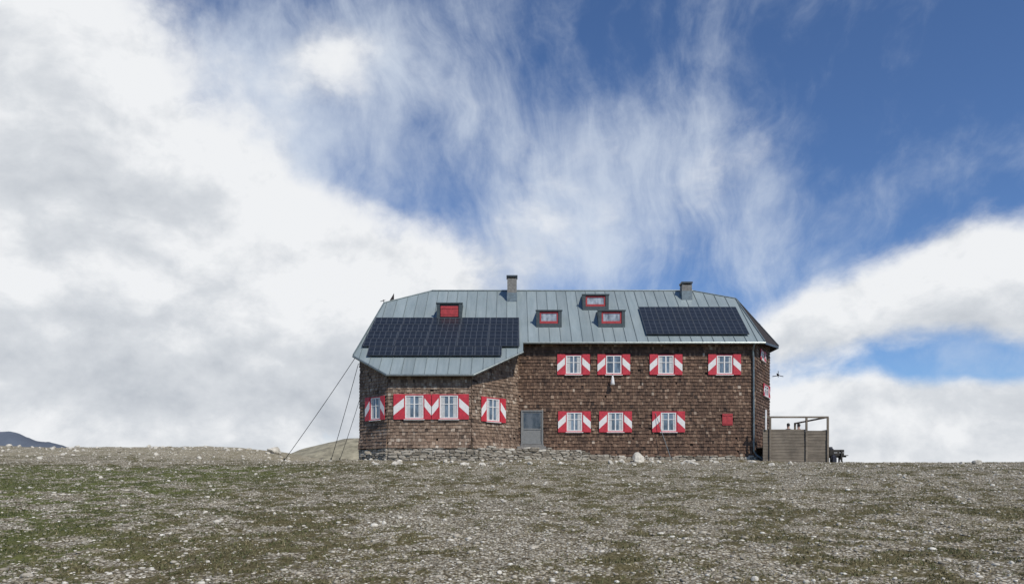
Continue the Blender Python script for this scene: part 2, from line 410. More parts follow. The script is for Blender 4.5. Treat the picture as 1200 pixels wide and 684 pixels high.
while x<14.3:
    r=drange(x,front)
    if r and r[1]-r[0]>.3:
        n=len(V); a=Vector((x,r[0]+.01,RZ(r[0]+.01))); b=Vector((x,r[1]-.02,RZ(r[1]-.02)))
        for p in (a,b):
            for dx,h in ((-.012,0.002),(-.012,.038),(.012,.038),(.012,0.002)): V.append(p+Vector((dx,0,0))+nrmF*h)
        for q in [(0,1,5,4),(1,2,6,5),(2,3,7,6),(0,3,2,1),(4,5,6,7)]: Fc.append(tuple(n+i for i in q)); mi.append(3)
    x+=.62
tube(V,Fc,[RL+Vector((0,0,.02)),RR+Vector((0,0,.02))],.06); mi+= [3]*(len(Fc)-len(mi))
for a_,b_ in ((RR,A),(A,E),(RL,L1),(L1,L0)):
    tube(V,Fc,[a_+Vector((0,0,.02)),b_+Vector((0,0,.02))],.045,6); mi+=[3]*(len(Fc)-len(mi))
tube(V,Fc,[A+Vector((0,0,.02)),C+Vector((0,0,.02))],.05,6); mi+=[2]*(len(Fc)-len(mi))
M_seam=simple('roof_seam_metal',(.17,.205,.21),.45,.2)
roof=mkw('roof',V,Fc,[M_roof,M_soffit,M_trim,M_seam],(2.5,RD,RL.z),hut,mi=mi)
V=[];Fc=[]; tube(V,Fc,[L1+Vector((0,0,0)),L1+Vector((-.05,0,.22))],.02,6); tube(V,Fc,[L1+Vector((-.22,0,.1)),L1+Vector((.08,0,.18))],.02,6)
mkw('lightning_rod',V,Fc,M_black,L1,roof)
# walls
bayL=Vector((-8.5,41.4)); b1=Vector((X(455,39.7),39.7)); b2=Vector((X(552,39.7),39.7)); c0=Vector((X(607,42.4),42.4)); c1=Vector((X(885,42.4),42.4)); c2=Vector((16.05,46.2))
def topz(x,y):
    zf=RZ(y); zb=RZ(2*RD-y)
    z=min(zf,zb)-.17
    if x>13.9:
        nn=(E-A).cross(C-A); 
        if nn.z<0: nn=-nn
        z=min(z,A.z-(nn.x*(x-A.x)+nn.y*(y-A.y))/nn.z-.17)
    return z
class Wall:
    def __init__(s,a,b,zb):
        s.a=Vector(a); s.b=Vector(b); s.zb=zb; s.L=(s.b-s.a).length; s.t=(s.b-s.a)/s.L
        s.n=Vector((s.t.y,-s.t.x)); s.ang=math.atan2(s.n.x,-s.n.y); s.holes=[]
    def hit(s,px,py):
        k=(px-600)/F
        u=(k*s.a.y-s.a.x)/(s.t.x-k*s.t.y); d=s.a.y+s.t.y*u
        return u,(HY-py)/F*d
    def pt(s,u,z,o=0):
        q=s.a+s.t*u+s.n*o; return Vector((q.x,q.y,z))
    def M(s,u,z,o=0): return Matrix.Translation(s.pt(u,z,o))@Matrix.Rotation(s.ang,4,'Z')
wL=Wall(bayL,b1,1.62); wC=Wall(b1,b2,1.62); wR=Wall(b2,c0,1.62); wM=Wall(c0,c1,1.24); wE=Wall(c1,c2,1.2)
def footprint(pts):
    V=[];Fc=[]
    for i in range(len(pts)-1):
        a,b=pts[i],pts[i+1]; n=len(V)
        V+= [Vector((a[0],a[1],.3)),Vector((b[0],b[1],.3)),Vector((b[0],b[1],topz(*b)+.05)),Vector((a[0],a[1],topz(*a)+.05))]
        Fc.append((n,n+1,n+2,n+3))
    return V,Fc
def shingles(V,Fc,tn,w,exp_=.17,flare=0.0):
    z=w.zb; r=0
    while True:
        u=-random.uniform(0,.12); any_=False; rowt=random.gauss(0,.055); off=random.uniform(-.006,.006)
        while u<w.L:
            wd=random.uniform(.08,.19); u0=max(u,0); u1=min(u+wd-.008,w.L); u+=wd
            if u1-u0<.03: continue
            uc=(u0+u1)/2; q=w.pt(uc,0); tz=topz(q.x,q.y)
            zb=z+off+random.uniform(-.013,.013); zt=min(zb+exp_*1.3,tz)
            if zt-zb<.05: continue
            any_=True
            if random.random()<.005: continue
            if any(h[0]<uc<h[1] and h[2]<z+exp_*.5<h[3] for h in w.holes): continue
            o=.066+random.uniform(-.01,.024); 
            if r<4: o+=flare*(4-r)/4
            ot=.010+ (flare*max(0,(3-r))/4)
            n=len(V); sk=random.uniform(-.006,.006)
            for uu,zz,oo in ((u0+sk,zb,o),(u1+sk,zb+random.uniform(-.008,.008),o),(u1,zt,ot+.012),(u0,zt,ot+.012),(u0+sk,zb,0),(u1+sk,zb,0),(u1,zt,0),(u0,zt,0)): V.append(w.pt(uu,zz,oo))
            for q_ in ((0,1,2,3),(0,4,5,1),(0,3,7,4),(1,5,6,2)): Fc.append(tuple(n+i for i in q_))
            tval=min(1,max(0,random.gauss(.47,.16)+rowt+(.28 if random.random()<.045 else 0)))
            tn+= [tval]*4
        z+=exp_; r+=1
        if not any_ or r>70: break
def window(w,gx0,gx1,y0,y1,swl=None,swr=None,curt=True):
    u0,zt=w.hit(gx0,y0); u1,_=w.hit(gx1,y0); _,zb=w.hit((gx0+gx1)/2,y1); _,zt=w.hit((gx0+gx1)/2,y0)
    wd=u1-u0; h=zt-zb; Mw=w.M((u0+u1)/2,zb,0); hw=wd/2
    w.holes.append((u0-.04,u1+.04,zb-.05,zt+.05))
    V=[];Fc=[];mi=[]
    def bx(a,b,m):
        box(V,Fc,a,b); mi.extend([m]*6)
    f=.06
    bx((-hw-.05,-.10,0-.05),(-hw,0,h+.05),1); bx((hw,-.10,-.05),(hw+.05,0,h+.05),1); bx((-hw,-.10,h),(hw,0,h+.05),1); bx((-hw,-.10,-.05),(hw,0,0),1)
    bx((-hw,-.085,0),(-hw+f,0,h),0); bx((hw-f,-.085,0),(hw,0,h),0); bx((-hw+f,-.085,h-f),(hw-f,0,h),0); bx((-hw+f,-.085,0),(hw-f,0,f),0)
    bx((-.035,-.08,f),(.035,0,h-f),0)
    bx((-hw+f,-.07,h*.62-.018),(-.035,0,h*.62+.018),0); bx((.035,-.07,h*.62-.018),(hw-f,0,h*.62+.018),0)
    wo=mk('window',V,Fc,[M_white,M_red],hut,Mw,mi=mi)
    V=[];Fc=[]; box(V,Fc,(-hw+f,-.045,f),(hw-f,-.035,h-f)); mk('pane',V,Fc,M_glass,wo,Mw)
    if curt and random.random()<.75:
        s_=random.uniform(.12,.26)*wd
        V=[];Fc=[]; box(V,Fc,(-hw+f,-.052,f+.01),(-hw+f+s_,-.048,h-f-.01)); mk('curtain',V,Fc,M_curt,wo,Mw)
        V=[];Fc=[]; box(V,Fc,(hw-f-s_,-.052,f+.01),(hw-f,-.048,h-f-.01)); mk('curtain',V,Fc,M_curt,wo,Mw)
    V=[];Fc=[]; box(V,Fc,(-hw-.06,-.17,-.09),(hw+.06,-.01,-.052)); mk('sill',V,Fc,M_white,wo,Mw)
    for side,sw in ((-1,swl),(1,swr)):
        sw=sw or wd*.5
        V=[];Fc=[];mi=[]
        x0=hw+.055 if side>0 else -hw-.055-sw; x1=x0+sw; z0=-.06; z1=h+.06; H_=z1-z0
        box(V,Fc,(x0,-.13,z0),(x1,-.095,z1)); del Fc[2]; mi=[1]*5
        yf=-.13
        lo=(.16,.50); hi_=(.50,.84)
        if side>0: lo,hi_=hi_,lo
        n=len(V)
        for xx,(p,q) in ((x0,lo),(x1,hi_)):
            for zz in (z0,z0+p*H_,z0+q*H_,z1): V.append(Vector((xx,yf,zz)))
        Fc+= [(n,n+4,n+5,n+1),(n+1,n+5,n+6,n+2),(n+2,n+6,n+7,n+3)]; mi+=[1,0,1]
        u=(u0+u1)/2+(x0+x1)/2; w.holes.append((u-sw/2+.03,u+sw/2-.03,zb,zt))
        mk('shutter',V,Fc,[M_white,M_red],wo,Mw,mi=mi)
    return wo
for cx in (672,719,780,848.5): window(wM,cx-9,cx+9,416.5,438)
for cx in (673,721,783): window(wM,cx-9,cx+9,483,505)
window(wC,475,496.5,463,490,.56,.365); window(wC,515.5,537,463,490,.365,.52)
window(wL,436,447,466,491,.42,.36); window(wR,569,584,467,493,.38,.42)
window(wE,890.5,894,412,422,.3,.3,False); window(wE,894,899,452,464,.3,.3,False)
# small closed red hatch
u0,zt=wM.hit(846,484.5); u1,zb=wM.hit(858,498); Mw=wM.M((u0+u1)/2,zb)
V=[];Fc=[]; hw=(u1-u0)/2; h=zt-zb; wM.holes.append((u0,u1,zb,zt))
box(V,Fc,(-hw,-.10,0),(hw,0,h)); box(V,Fc,(-hw+.04,-.12,.12*h),(hw-.04,-.101,.2*h)); box(V,Fc,(-hw+.04,-.12,.8*h),(hw-.04,-.101,.88*h)); box(V,Fc,(-.03,-.112,.2*h),(.03,-.101,.8*h))
mk('shutter',V,Fc,M_redd,hut,Mw,label='small closed plain red shutter')
# door
u0,zt=wM.hit(612,482); u1,zb=wM.hit(635,520); hw=(u1-u0)/2; h=zt-zb; Mw=wM.M((u0+u1)/2,zb); wM.holes.append((u0-.05,u1+.05,zb-.3,zt+.06))
V=[];Fc=[]
box(V,Fc,(-hw-.07,-.14,-.02),(-hw,0,h+.07)); box(V,Fc,(hw,-.14,-.02),(hw+.07,0,h+.07)); box(V,Fc,(-hw,-.14,h),(hw,0,h+.07))
door=mk('door',V,Fc,M_whited,hut,Mw)
V=[];Fc=[]
for a,b in (((-hw,-.09,0),(-hw+.07,-.03,h)),((hw-.07,-.09,0),(hw,-.03,h)),((-hw+.07,-.09,h-.09),(hw-.07,-.03,h)),((-hw+.07,-.09,0),(hw-.07,-.03,.16)),((-hw+.07,-.088,.82),(hw-.07,-.03,.89))): box(V,Fc,a,b)
mk('door_leaf',V,Fc,M_whited,door,Mw)
V=[];Fc=[]; box(V,Fc,(-hw+.07,-.06,.16),(hw-.07,-.05,.82)); mk('panel',V,Fc,M_whited,door,Mw)
V=[];Fc=[]; box(V,Fc,(-hw+.07,-.06,.89),(hw-.07,-.05,h-.09)); mk('pane',V,Fc,glass_mat('door_glass',(.07,.07,.07)),door,Mw)
V=[];Fc=[]; tube(V,Fc,[(hw-.06,-.09,.95),(hw-.06,-.14,.95),(hw-.17,-.14,.95)],.013,6); mk('handle',V,Fc,M_black,door,Mw)
V=[];Fc=[]; box(V,Fc,(-hw-.3,-.9,-.5),(hw+.2,-.08,-.16)); box(V,Fc,(-hw-.1,-.45,-.16),(hw+.1,-.08,-.03)); mk('doorstep',V,Fc,M_brick,hut,Mw)
V,Fc=footprint([tuple(c0),tuple(c1),tuple(c2),(c2.x,2*RD-46.2),(c1.x,2*RD-42.4),(-8.4,2*RD-42.4),(-7.5,RD),tuple(bayL)])
mi=[0]*len(Fc); tn=[.3]*len(Fc); nb=len(Fc)
for w in (wM,wE): shingles(V,Fc,tn,w,.185)
mi+= [1]*(len(Fc)-nb)
mkw('wall',V,Fc,[M_back,M_sh],(c0.x,c0.y,.9),hut,mi=mi,tone=tn,label='reddish brown wooden shingle wall')
V,Fc=footprint([tuple(bayL),tuple(b1),tuple(b2),tuple(c0)])
mi=[0]*len(Fc); tn=[.3]*len(Fc); nb=len(Fc)
for w in (wL,wC,wR): shingles(V,Fc,tn,w,.175,flare=.12)
mi+= [1]*(len(Fc)-nb)
mkw('bay_wall',V,Fc,[M_back,M_shg],(b1.x,b1.y,.9),hut,mi=mi,tone=tn,label='weathered grey brown shingle bay wall')
# masonry
def ico2():
    bm=bmesh.new(); bmesh.ops.create_icosphere(bm,subdivisions=2,radius=1)
    vs=[v.co.copy() for v in bm.verts]; fs=[tuple(v.index for v in f.verts) for f in bm.faces]; bm.free()
    return [Vector([math.copysign(abs(c)**.45,c) for c in v]) for v in vs],fs
IV,IF=ico2()
def masonry(V,Fc,tn,mi,pts,zbot,ztop,dep=.22,mw=(.15,.5),mh=(.08,.17)):
    for i in range(len(pts)-1):
        a=Vector(pts[i]); b=Vector(pts[i+1]); L=(b-a).length; t_=(b-a)/L; n_=Vector((t_.y,-t_.x)); z=zbot
        n=len(V)
        for q,zt_ in ((a,ztop[i]),(b,ztop[i+1])):
            for oo in (dep*.40,-dep*.5):
                for zz in (zbot-.2,zt_-.08): V.append(Vector((q.x+n_.x*oo,q.y+n_.y*oo,zz)))
        for q in ((0,4,5,1),(1,5,7,3),(2,3,7,6),(0,1,3,2),(4,6,7,5)): Fc.append(tuple(n+k for k in q)); tn.append(.3); mi.append(1)
        while True:
            hh=random.uniform(*mh); u=0; placed=False
            while u<L:
                ww=random.uniform(*mw); ww=min(ww,L-u+.05); uc=u+ww/2; zt=ztop[i]+(ztop[i+1]-ztop[i])*uc/L+random.uniform(-.07,.07); u+=ww
                if z+hh*.5>zt: continue
                placed=True; n=len(V); q=a+t_*uc+n_*random.uniform(-.02,.05); tl=random.uniform(-.12,.12)
                jit=random.uniform(.88,1.03); hj=random.uniform(.8,1.08)
                for v in IV:
                    x_=v.x*ww/2*jit*(1+.12*random.uniform(-1,1)); y_=v.y*dep/2*(1+.15*random.random()); z_=v.z*hh/2*1.05*hj*(1+.1*random.uniform(-1,1))+x_*tl
                    V.append(Vector((q.x+t_.x*x_-n_.x*y_,q.y+t_.y*x_-n_.y*y_,z+hh/2+z_)))
                Fc+= [tuple(n+k for k in f) for f in IF]; tn+=[min(1,max(0,random.gauss(.5,.25)))]*len(IF); mi+=[0]*len(IF)
            z+=hh*.94
            if not placed: break
V=[];Fc=[];tn=[];mi=[]
masonry(V,Fc,tn,mi,[tuple(c0+Vector((0,-.02))),tuple(c1+Vector((0,-.02)))],.75,[1.26,1.26])
masonry(V,Fc,tn,mi,[tuple(c1),tuple(c2)],.75,[1.25,1.25])
masonry(V,Fc,tn,mi,[tuple(bayL),tuple(b1),tuple(b2),tuple(c0)],.8,[1.64]*4)
mkw('foundation',V,Fc,[M_mason,M_mortar],(c0.x,c0.y,.6),hut,tone=tn,mi=mi)
pl=[(424,41.0,531),(455,38.9,529),(510,38.75,527),(560,38.8,525),(612,39.9,525),(650,40.6,525),(680,41.0,528.5),(714,41.4,534)]
pts=[(X(p,d),d) for p,d,y in pl]; zt=[Z(y,d) for p,d,y in pl]
V=[];Fc=[];tn=[];mi=[]
masonry(V,Fc,tn,mi,pts,.75,zt,.35,(.15,.6),(.08,.18))
rw=mkw('retaining_wall',V,Fc,[M_mason,M_mortar],(pts[2][0],pts[2][1],.6),None,tone=tn,mi=mi)
top(rw,'low dry stone retaining wall in front of the hut bay','stone wall')
hp=[(-8.55,41.5),(b1.x,39.72),(X(510,39.72),39.72),(b2.x,39.72),(c0.x,42.42),(X(650,42.42),42.42),(X(680,42.42),42.42),(X(714,42.42),42.42)]
V=[];Fc=[];tn=[]
for i,(p,z,q) in enumerate(zip(pts,zt,hp)): V+=[Vector((p[0],p[1],z-.08)),Vector((q[0],q[1],max(z-.04,1.45 if i<5 else z-.04)))]
for i in range(len(pts)-1): Fc.append((2*i,2*i+2,2*i+3,2*i+1)); tn.append(.35)
mkw('terrace_paving',V,Fc,M_gravel,V[4],rw,tone=tn)
# gutters + downpipe
V=[];Fc=[]
tube(V,Fc,[B3+Vector((0,-.06,-.07)),E+Vector((0,-.06,-.07))],.065,8)
mkw('gutter',V,Fc,M_gut,B3,hut)
V=[];Fc=[]; tube(V,Fc,[p+Vector((0,-.05,-.07)) for p in (L0,B0,B1,B2)],.065,8); mkw('gutter',V,Fc,M_gut,B0,hut)
V=[];Fc=[]; xd=X(883,42.25)
tube(V,Fc,[(xd-.05,E.y-.05,E.z-.1),(xd-.05,42.2,7.25),(xd,42.25,6.9),(xd+.02,42.25,1.55),(xd+.15,42.15,1.3),(xd+.5,42.0,1.05)],.055,8)
mkw('downpipe',V,Fc,M_gut,(xd,42.25,1),hut)
# solar panels
Rp=Matrix.Rotation(th,4,'X')
def panel(x,d,w,l,sh=0.0):
    c=Vector((x,d,RZ(d)))+nrmF*.13
    Mw=Matrix.Translation(c)@Rp
    V=[];Fc=[];g=.004; f=.024
    box(V,Fc,(g,g,-.02),(w-g,g+f,.02)); box(V,Fc,(g,l-g-f,-.02),(w-g,l-g,.02)); box(V,Fc,(g,g+f,-.02),(g+f,l-g-f,.02)); box(V,Fc,(w-g-f,g+f,-.02),(w-g,l-g-f,.02))
    mi=[1]*len(Fc); box(V,Fc,(g+f,g+f,-.016),(w-g-f,l-g-f,.012)); mi+=[0]*6
    for xx in (.2*w,.8*w):
        box(V,Fc,(xx,.1,-.10),(xx+.04,l-.1,-.021)); mi+=[1]*6
    if sh:
        for v in V:
            if v.x<w*.15: v.x-=sh*(1-v.y/l)
    mk('solar_panel',V,Fc,[M_sol,M_alu],hut,Mw,mi=mi)
cs=math.cos(th)
dt=RP(500,374.5).y; lh=.85
x1=X(608.5,RP(608,385).y)
dd=[dt-r_*lh*cs for r_ in range(5)]
le=[X(441-17*r_/4.,dd[r_]) for r_ in range(5)]
for r_ in range(4):
    xl=le[r_]; pw=(x1-xl)/5
    for i in range(5): panel(xl+i*pw,dd[r_+1],pw,lh,(le[r_]-le[r_+1]) if i==0 else 0)
d=dt-4*lh*cs-1.03*cs; xl=X(431,d+.3); xr=X(588,d+.3); pw=(xr-xl)/5
for i in range(5): panel(xl+i*pw,d,pw,1.02)
dt=RP(800,362).y; xl=X(748,dt)
for r_ in range(2):
    d=dt-(r_+1)*1.70*cs
    for i in range(6): panel(xl+i*.985,d,.985,1.70)
# dormers
def dormer(x0,x1,y0,y1,closed=False):
    d=RP(600,y1).y; xa=X(x0,d); xb=X(x1,d); zb=RZ(d); h=(y1-y0)/F*d; hw=(xb-xa)/2
    Mw=Matrix.Translation(((xa+xb)/2,d,zb))
    bk=h/(.82-.18)
    V=[Vector(v) for v in ((-hw,0,-.1),(hw,0,-.1),(hw,0,h),(-hw,0,h),(-hw,bk,h+.18*bk),(hw,bk,h+.18*bk),(-hw,bk,bk*.82-.1),(hw,bk,bk*.82-.1))]
    Fc=[(0,1,2,3),(3,2,5,4),(1,7,5,2),(0,3,4,6)]
    box(V,Fc,(-hw-.07,-.16,h-.02),(hw+.07,.02,h+.05)); box(V,Fc,(-hw-.03,-.13,-.08),(-hw+.16,.0-.002,h-.02)); box(V,Fc,(hw-.16,-.13,-.08),(hw+.03,-.002,h-.02)); box(V,Fc,(-hw+.16,-.13,-.08),(hw-.16,-.002,.12))
    do=mk('dormer',V,Fc,M_dorm,hut,Mw)
    V=[];Fc=[];wi=hw-.17; z0=.14; z1=h-.06
    if closed:
        wi=hw-.2; z0=.2; z1=h-.12
        box(V,Fc,(-wi,-.07,z0),(wi,-.005,z1)); box(V,Fc,(-wi,-.085,z0+.12),(wi,-.071,z0+.18)); box(V,Fc,(-wi,-.085,z1-.18),(wi,-.071,z1-.12))
        mk('shutter',V,Fc,M_redd,do,Mw)
    else:
        f=.09
        box(V,Fc,(-wi,-.08,z0),(-wi+f,-.005,z1)); box(V,Fc,(wi-f,-.08,z0),(wi,-.005,z1)); box(V,Fc,(-wi+f,-.08,z1-f),(wi-f,-.005,z1)); box(V,Fc,(-wi+f,-.08,z0),(wi-f,-.005,z0+f+.05))
        mk('window',V,Fc,M_redd,do,Mw)
        V=[];Fc=[]; box(V,Fc,(-wi+f,-.05,z0+f+.05),(wi-f,-.04,z1-f)); mk('pane',V,Fc,M_glassd,do,Mw)
dormer(512.5,541,356,375,True); dormer(629,657.5,364.5,382); dormer(683,712.5,346,362); dormer(701.5,731.5,364.5,382)
# chimneys
def chimney(x0,x1,y0,y1,d,ov=.07):
    xa,xb=X(x0,d),X(x1,d); hw=(xb-xa)/2; zt=Z(y0,d); zb=RZ(d)-.4; cx=(xa+xb)/2; h=zt-zb
    V=[];Fc=[]; box(V,Fc,(-hw,-hw,0),(hw,hw,h-.2))
    Mw=Matrix.Translation((cx,d,zb))
    ch=mk('chimney',V,Fc,M_brick,roof,Mw)
    V=[];Fc=[]
    for sx in (-1,1):
        for sy in (-1,1): box(V,Fc,(sx*hw*.85-.04,sy*hw*.85-.04,h-.2),(sx*hw*.85+.04,sy*hw*.85+.04,h-.1))
    box(V,Fc,(-hw-ov,-hw-ov,h-.1),(hw+ov,hw+ov,h)); 
    mk('chimney_cap',V,Fc,M_trim,hut,Mw)
    V=[];Fc=[]; box(V,Fc,(-hw-.02,-hw-.03,0),(hw+.02,hw+.03,.4+.3)); mk('flashing',V,Fc,M_gut,hut,Mw)
chimney(594.5,605.5,324,352,46.2,.05); chimney(798,809.5,331.5,353,46.4,.04)
# wall lamp
p=wM.hit(717,442); Mw=wM.M(p[0],p[1])
V=[];Fc=[]; tube(V,Fc,[(0,0,0.12),(0,-.3,.14),(0,-.34,.05)],.018,6); lamp=mk('wall_lamp',V,Fc,M_black,hut,Mw)
V=[];Fc=[]; tube(V,Fc,[(0,-.34,.06),(0,-.34,0),(0,-.34,-.12),(0,-.34,-.28),(0,-.34,-.44),(0,-.34,-.48)],[.03,.05,.08,.10,.13,.10],14); mk('lamp_shade',V,Fc,M_white,lamp,Mw,smooth=True)
# antenna
p=wE.hit(905,441)
a=wE.pt(p[0]-.05,p[1],.02); V=[];Fc=[]
tube(V,Fc,[a,a+Vector((.28,-.3,.02)),a+Vector((.55,-.4,-.06))],.025,6)
tube(V,Fc,[a+Vector((.26,-.3,-.10)),a+Vector((.26,-.3,.30))],.02,6)
tube(V,Fc,[a+Vector((.14,-.38,.14)),a+Vector((.26,-.3,.03))],[.02,.08],8)
mkw('antenna',V,Fc,M_black,a,hut)
# guy wires
def wire(a,b,r=.016):
    V=[];Fc=[]; ps=[]
    for i in range(13):
        t_=i/12; p=a.lerp(b,t_); p.z-=.14*4*t_*(1-t_)*.5; ps.append(p)
    tube(V,Fc,ps,r,6); tube(V,Fc,[b+Vector((0,0,-.25)),b+Vector((0,0,.12))],.035,6)
    o=mkw('guy_wire',V,Fc,M_black,b,None); top(o,'taut steel guy wire anchoring the hut roof to the ground','cable','guy wires beside the hut')
def gp(px,d): return Vector((X(px,d),d,hz(X(px,d),d)+.02))
wire(L0+Vector((.1,0,-.15)),gp(333,42.5)); wire(L0+Vector((.2,.4,-.4)),gp(388,42.0)); wire(Vector((-8.55,41.5,4.4)),gp(398,41.8),.014)
# leaning pole
V=[];Fc=[]; a=P(768,484,42.25); bx_=X(787,41.6); b=Vector((bx_,41.6,hz(bx_,41.6)))
tube(V,Fc,[b,a],.018,6); o=mkw('pole',V,Fc,M_gut,b,None); top(o,'thin pale pole leaning against the shingle wall','pole')
# ------------------------------------------------------------ terrace deck
dk=empty('wooden_terrace',(15.9,43.5,.9)); top(dk,'raised weathered plank terrace with railing beside the hut','terrace')
d0=41.3; xa,xb=X(894,d0),X(969,d0); z0=.6; fl=1.75
V=[];Fc=[];mi=[]
def boards(x0,x1,y0,y1,zt):
    z=z0; hx=abs(x1-x0)>abs(y1-y0)
    while z<zt-.05:
        z2=min(z+.165,zt); j=random.uniform(-.012,.012)
        if hx: box(V,Fc,(x0,y0-.015+j,z),(x1,y0+.012+j,z2-.014))
        else: box(V,Fc,(x0-.015+j,y0,z),(x0+.012+j,y1,z2-.014))
        mi.extend([0]*6); z+=.168
    if hx: box(V,Fc,(x0,y0+.03,z0),(x1,y0+.045,zt-.03)); mi.extend([1]*6)  # dark sheet added behind the boards, standing in for shade in the gaps
boards(xa,X(943.5,d0),d0,d0,Z(502.5,d0)); boards(X(944,d0),xb,d0,d0,Z(504,d0)); boards(xb,xb,d0+.05,46,Z(503,d0))
mkw('plank_cladding',V,Fc,[M_wood,M_woodd],(xa,d0,z0),dk,mi=mi)
V=[];Fc=[]; y=d0+.05
while y<46.3:
    box(V,Fc,(xa,y,fl-.04),(xb-.03,y+.13,fl)); y+=.14
mkw('deck_floor',V,Fc,M_wood,(xa,d0,fl),dk)
for px,yy,mt in ((897,480,M_white),(902,489,M_wood),(944.5,489,M_wood),(969.5,489,M_wood)):
    V=[];Fc=[]; xx=X(px,d0); r=.05 if mt is M_wood else .04
    box(V,Fc,(xx-r,d0-.11,z0 if mt is M_wood else 2.7),(xx+r,d0-.02,Z(yy,d0))); mkw('post',V,Fc,mt,(xx,d0,z0),dk)
V=[];Fc=[]; xx=xb; box(V,Fc,(xx-.05,45.9,z0),(xx+.05,46.0,3.4)); mkw('post',V,Fc,M_wood,(xx,46,z0),dk)
V=[];Fc=[]; zr=Z(489.5,d0); box(V,Fc,(xa-.05,d0-.10,zr),(xb+.06,d0+.03,zr+.09)); mkw('handrail',V,Fc,M_wood,(xa,d0,zr),dk)
V=[];Fc=[]; box(V,Fc,(xb-.05,d0+.04,zr),(xb+.05,46,zr+.08)); mkw('handrail',V,Fc,M_wood,(xb,d0,zr),dk)
def bench(x,y,z,L,ang=0,mat=None,lab='weathered wooden bench on the plank terrace'):
    mat=mat or M_wood; o=empty('bench',(x,y,z)); Mw=Matrix.Translation((x,y,z))@Matrix.Rotation(ang,4,'Z'); W[o.name]=Mw; o.matrix_basis=Mw
    V=[];Fc=[]; box(V,Fc,(-L/2,-.2,.42),(L/2,-.02,.46)); box(V,Fc,(-L/2,.0,.42),(L/2,.18,.46)); mk('seat',V,Fc,mat,o,Mw)
    V=[];Fc=[]; box(V,Fc,(-L/2,.2,.46),(L/2,.23,.62)); box(V,Fc,(-L/2,.21,.64),(L/2,.24,.8)); mk('backrest',V,Fc,mat,o,Mw)
    for s in (-1,1):
        V=[];Fc=[]; xx=s*(L/2-.15); box(V,Fc,(xx-.04,-.19,0),(xx+.04,-.12,.418)); box(V,Fc,(xx-.04,.245,0),(xx+.04,.30,.8)); box(V,Fc,(xx-.035,-.12,.34),(xx+.035,.24,.418)); mk('leg',V,Fc,mat,o,Mw)
    top(o,lab,'bench','benches at the hut'); return o
bench(X(931,42.6),42.5,fl,1.9,math.pi)
bx1=X(978,42.3); bench(bx1,42.3,hz(bx1,42.3)-.02,.9,math.radians(174),M_woodd,'dark wooden bench standing beside the plank terrace')
def picnic(x,y,z,ang):
    Mw=Matrix.Translation((x,y,z))@Matrix.Rotation(ang,4,'Z'); o=empty('picnic_table',(x,y,z)); W[o.name]=Mw; o.matrix_basis=Mw
    V=[];Fc=[]
    for i in range(5): box(V,Fc,(-.8,-.36+i*.145,.72),(.8,-.36+i*.145+.13,.76))
    mk('table_top',V,Fc,M_woodd,o,Mw)
    for s in (-1,1):
        V=[];Fc=[]; box(V,Fc,(-.8,s*.60-.13,.42),(.8,s*.60-.01,.46)); box(V,Fc,(-.8,s*.60+.005,.42),(.8,s*.60+.125,.46)); mk('seat',V,Fc,M_woodd,o,Mw)
    for s in (-1,1):
        V=[];Fc=[]; xx=s*.55
        box(V,Fc,(xx-.03,-.7,.34),(xx+.03,.7,.415)); box(V,Fc,(xx-.03,-.33,.65),(xx+.03,.33,.715))
        for t_ in (-1,1): tube(V,Fc,[(xx,t_*.5,0),(xx,t_*.22,.68)],.05,4)
        mk('leg',V,Fc,M_woodd,o,Mw)
    top(o,'dark wooden picnic table beside the plank terrace','picnic table')
xx=X(973,44); picnic(xx,44.0,hz(xx,44.0)+.01,math.radians(88))
def backpack(loc,mat,lab):
    bm=bmesh.new(); bmesh.ops.create_cube(bm,size=1); bmesh.ops.bevel(bm,geom=bm.edges[:],offset=.22,segments=3,affect='EDGES')
    for v in bm.verts: v.co=Vector((v.co.x*.34*(1-.25*(v.co.z+.5)),v.co.y*.24,v.co.z*.5+.25))
    bmesh.ops.create_cube(bm,size=1,matrix=Matrix.Translation((0,-.13,.17))@Matrix.Diagonal((.22,.09,.22,1)))
    me=bpy.data.meshes.new('backpack'); bm.to_mesh(me); bm.free(); me.materials.append(mat)
    o=bpy.data.objects.new('backpack',me); place(o,None,Matrix.Translation(loc)); top(o,lab,'backpack','backpacks beside the terrace')
    for s in (-.09,.09):
        V=[];Fc=[]; tube(V,Fc,[(s,.11,.45),(s,.17,.36),(s,.17,.16),(s*1.3,.11,.05)],.015,6)
        mk('strap',V,Fc,M_black,o,W[o.name])
backpack((bx1-.22,42.3,hz(bx1,42.3)+.445),M_jack,'dark hiking backpack standing on the dark bench')
backpack((bx1-.24,41.9,hz(bx1-.24,41.9)),M_jack,'dark hiking backpack leaning on the ground beside the bench')
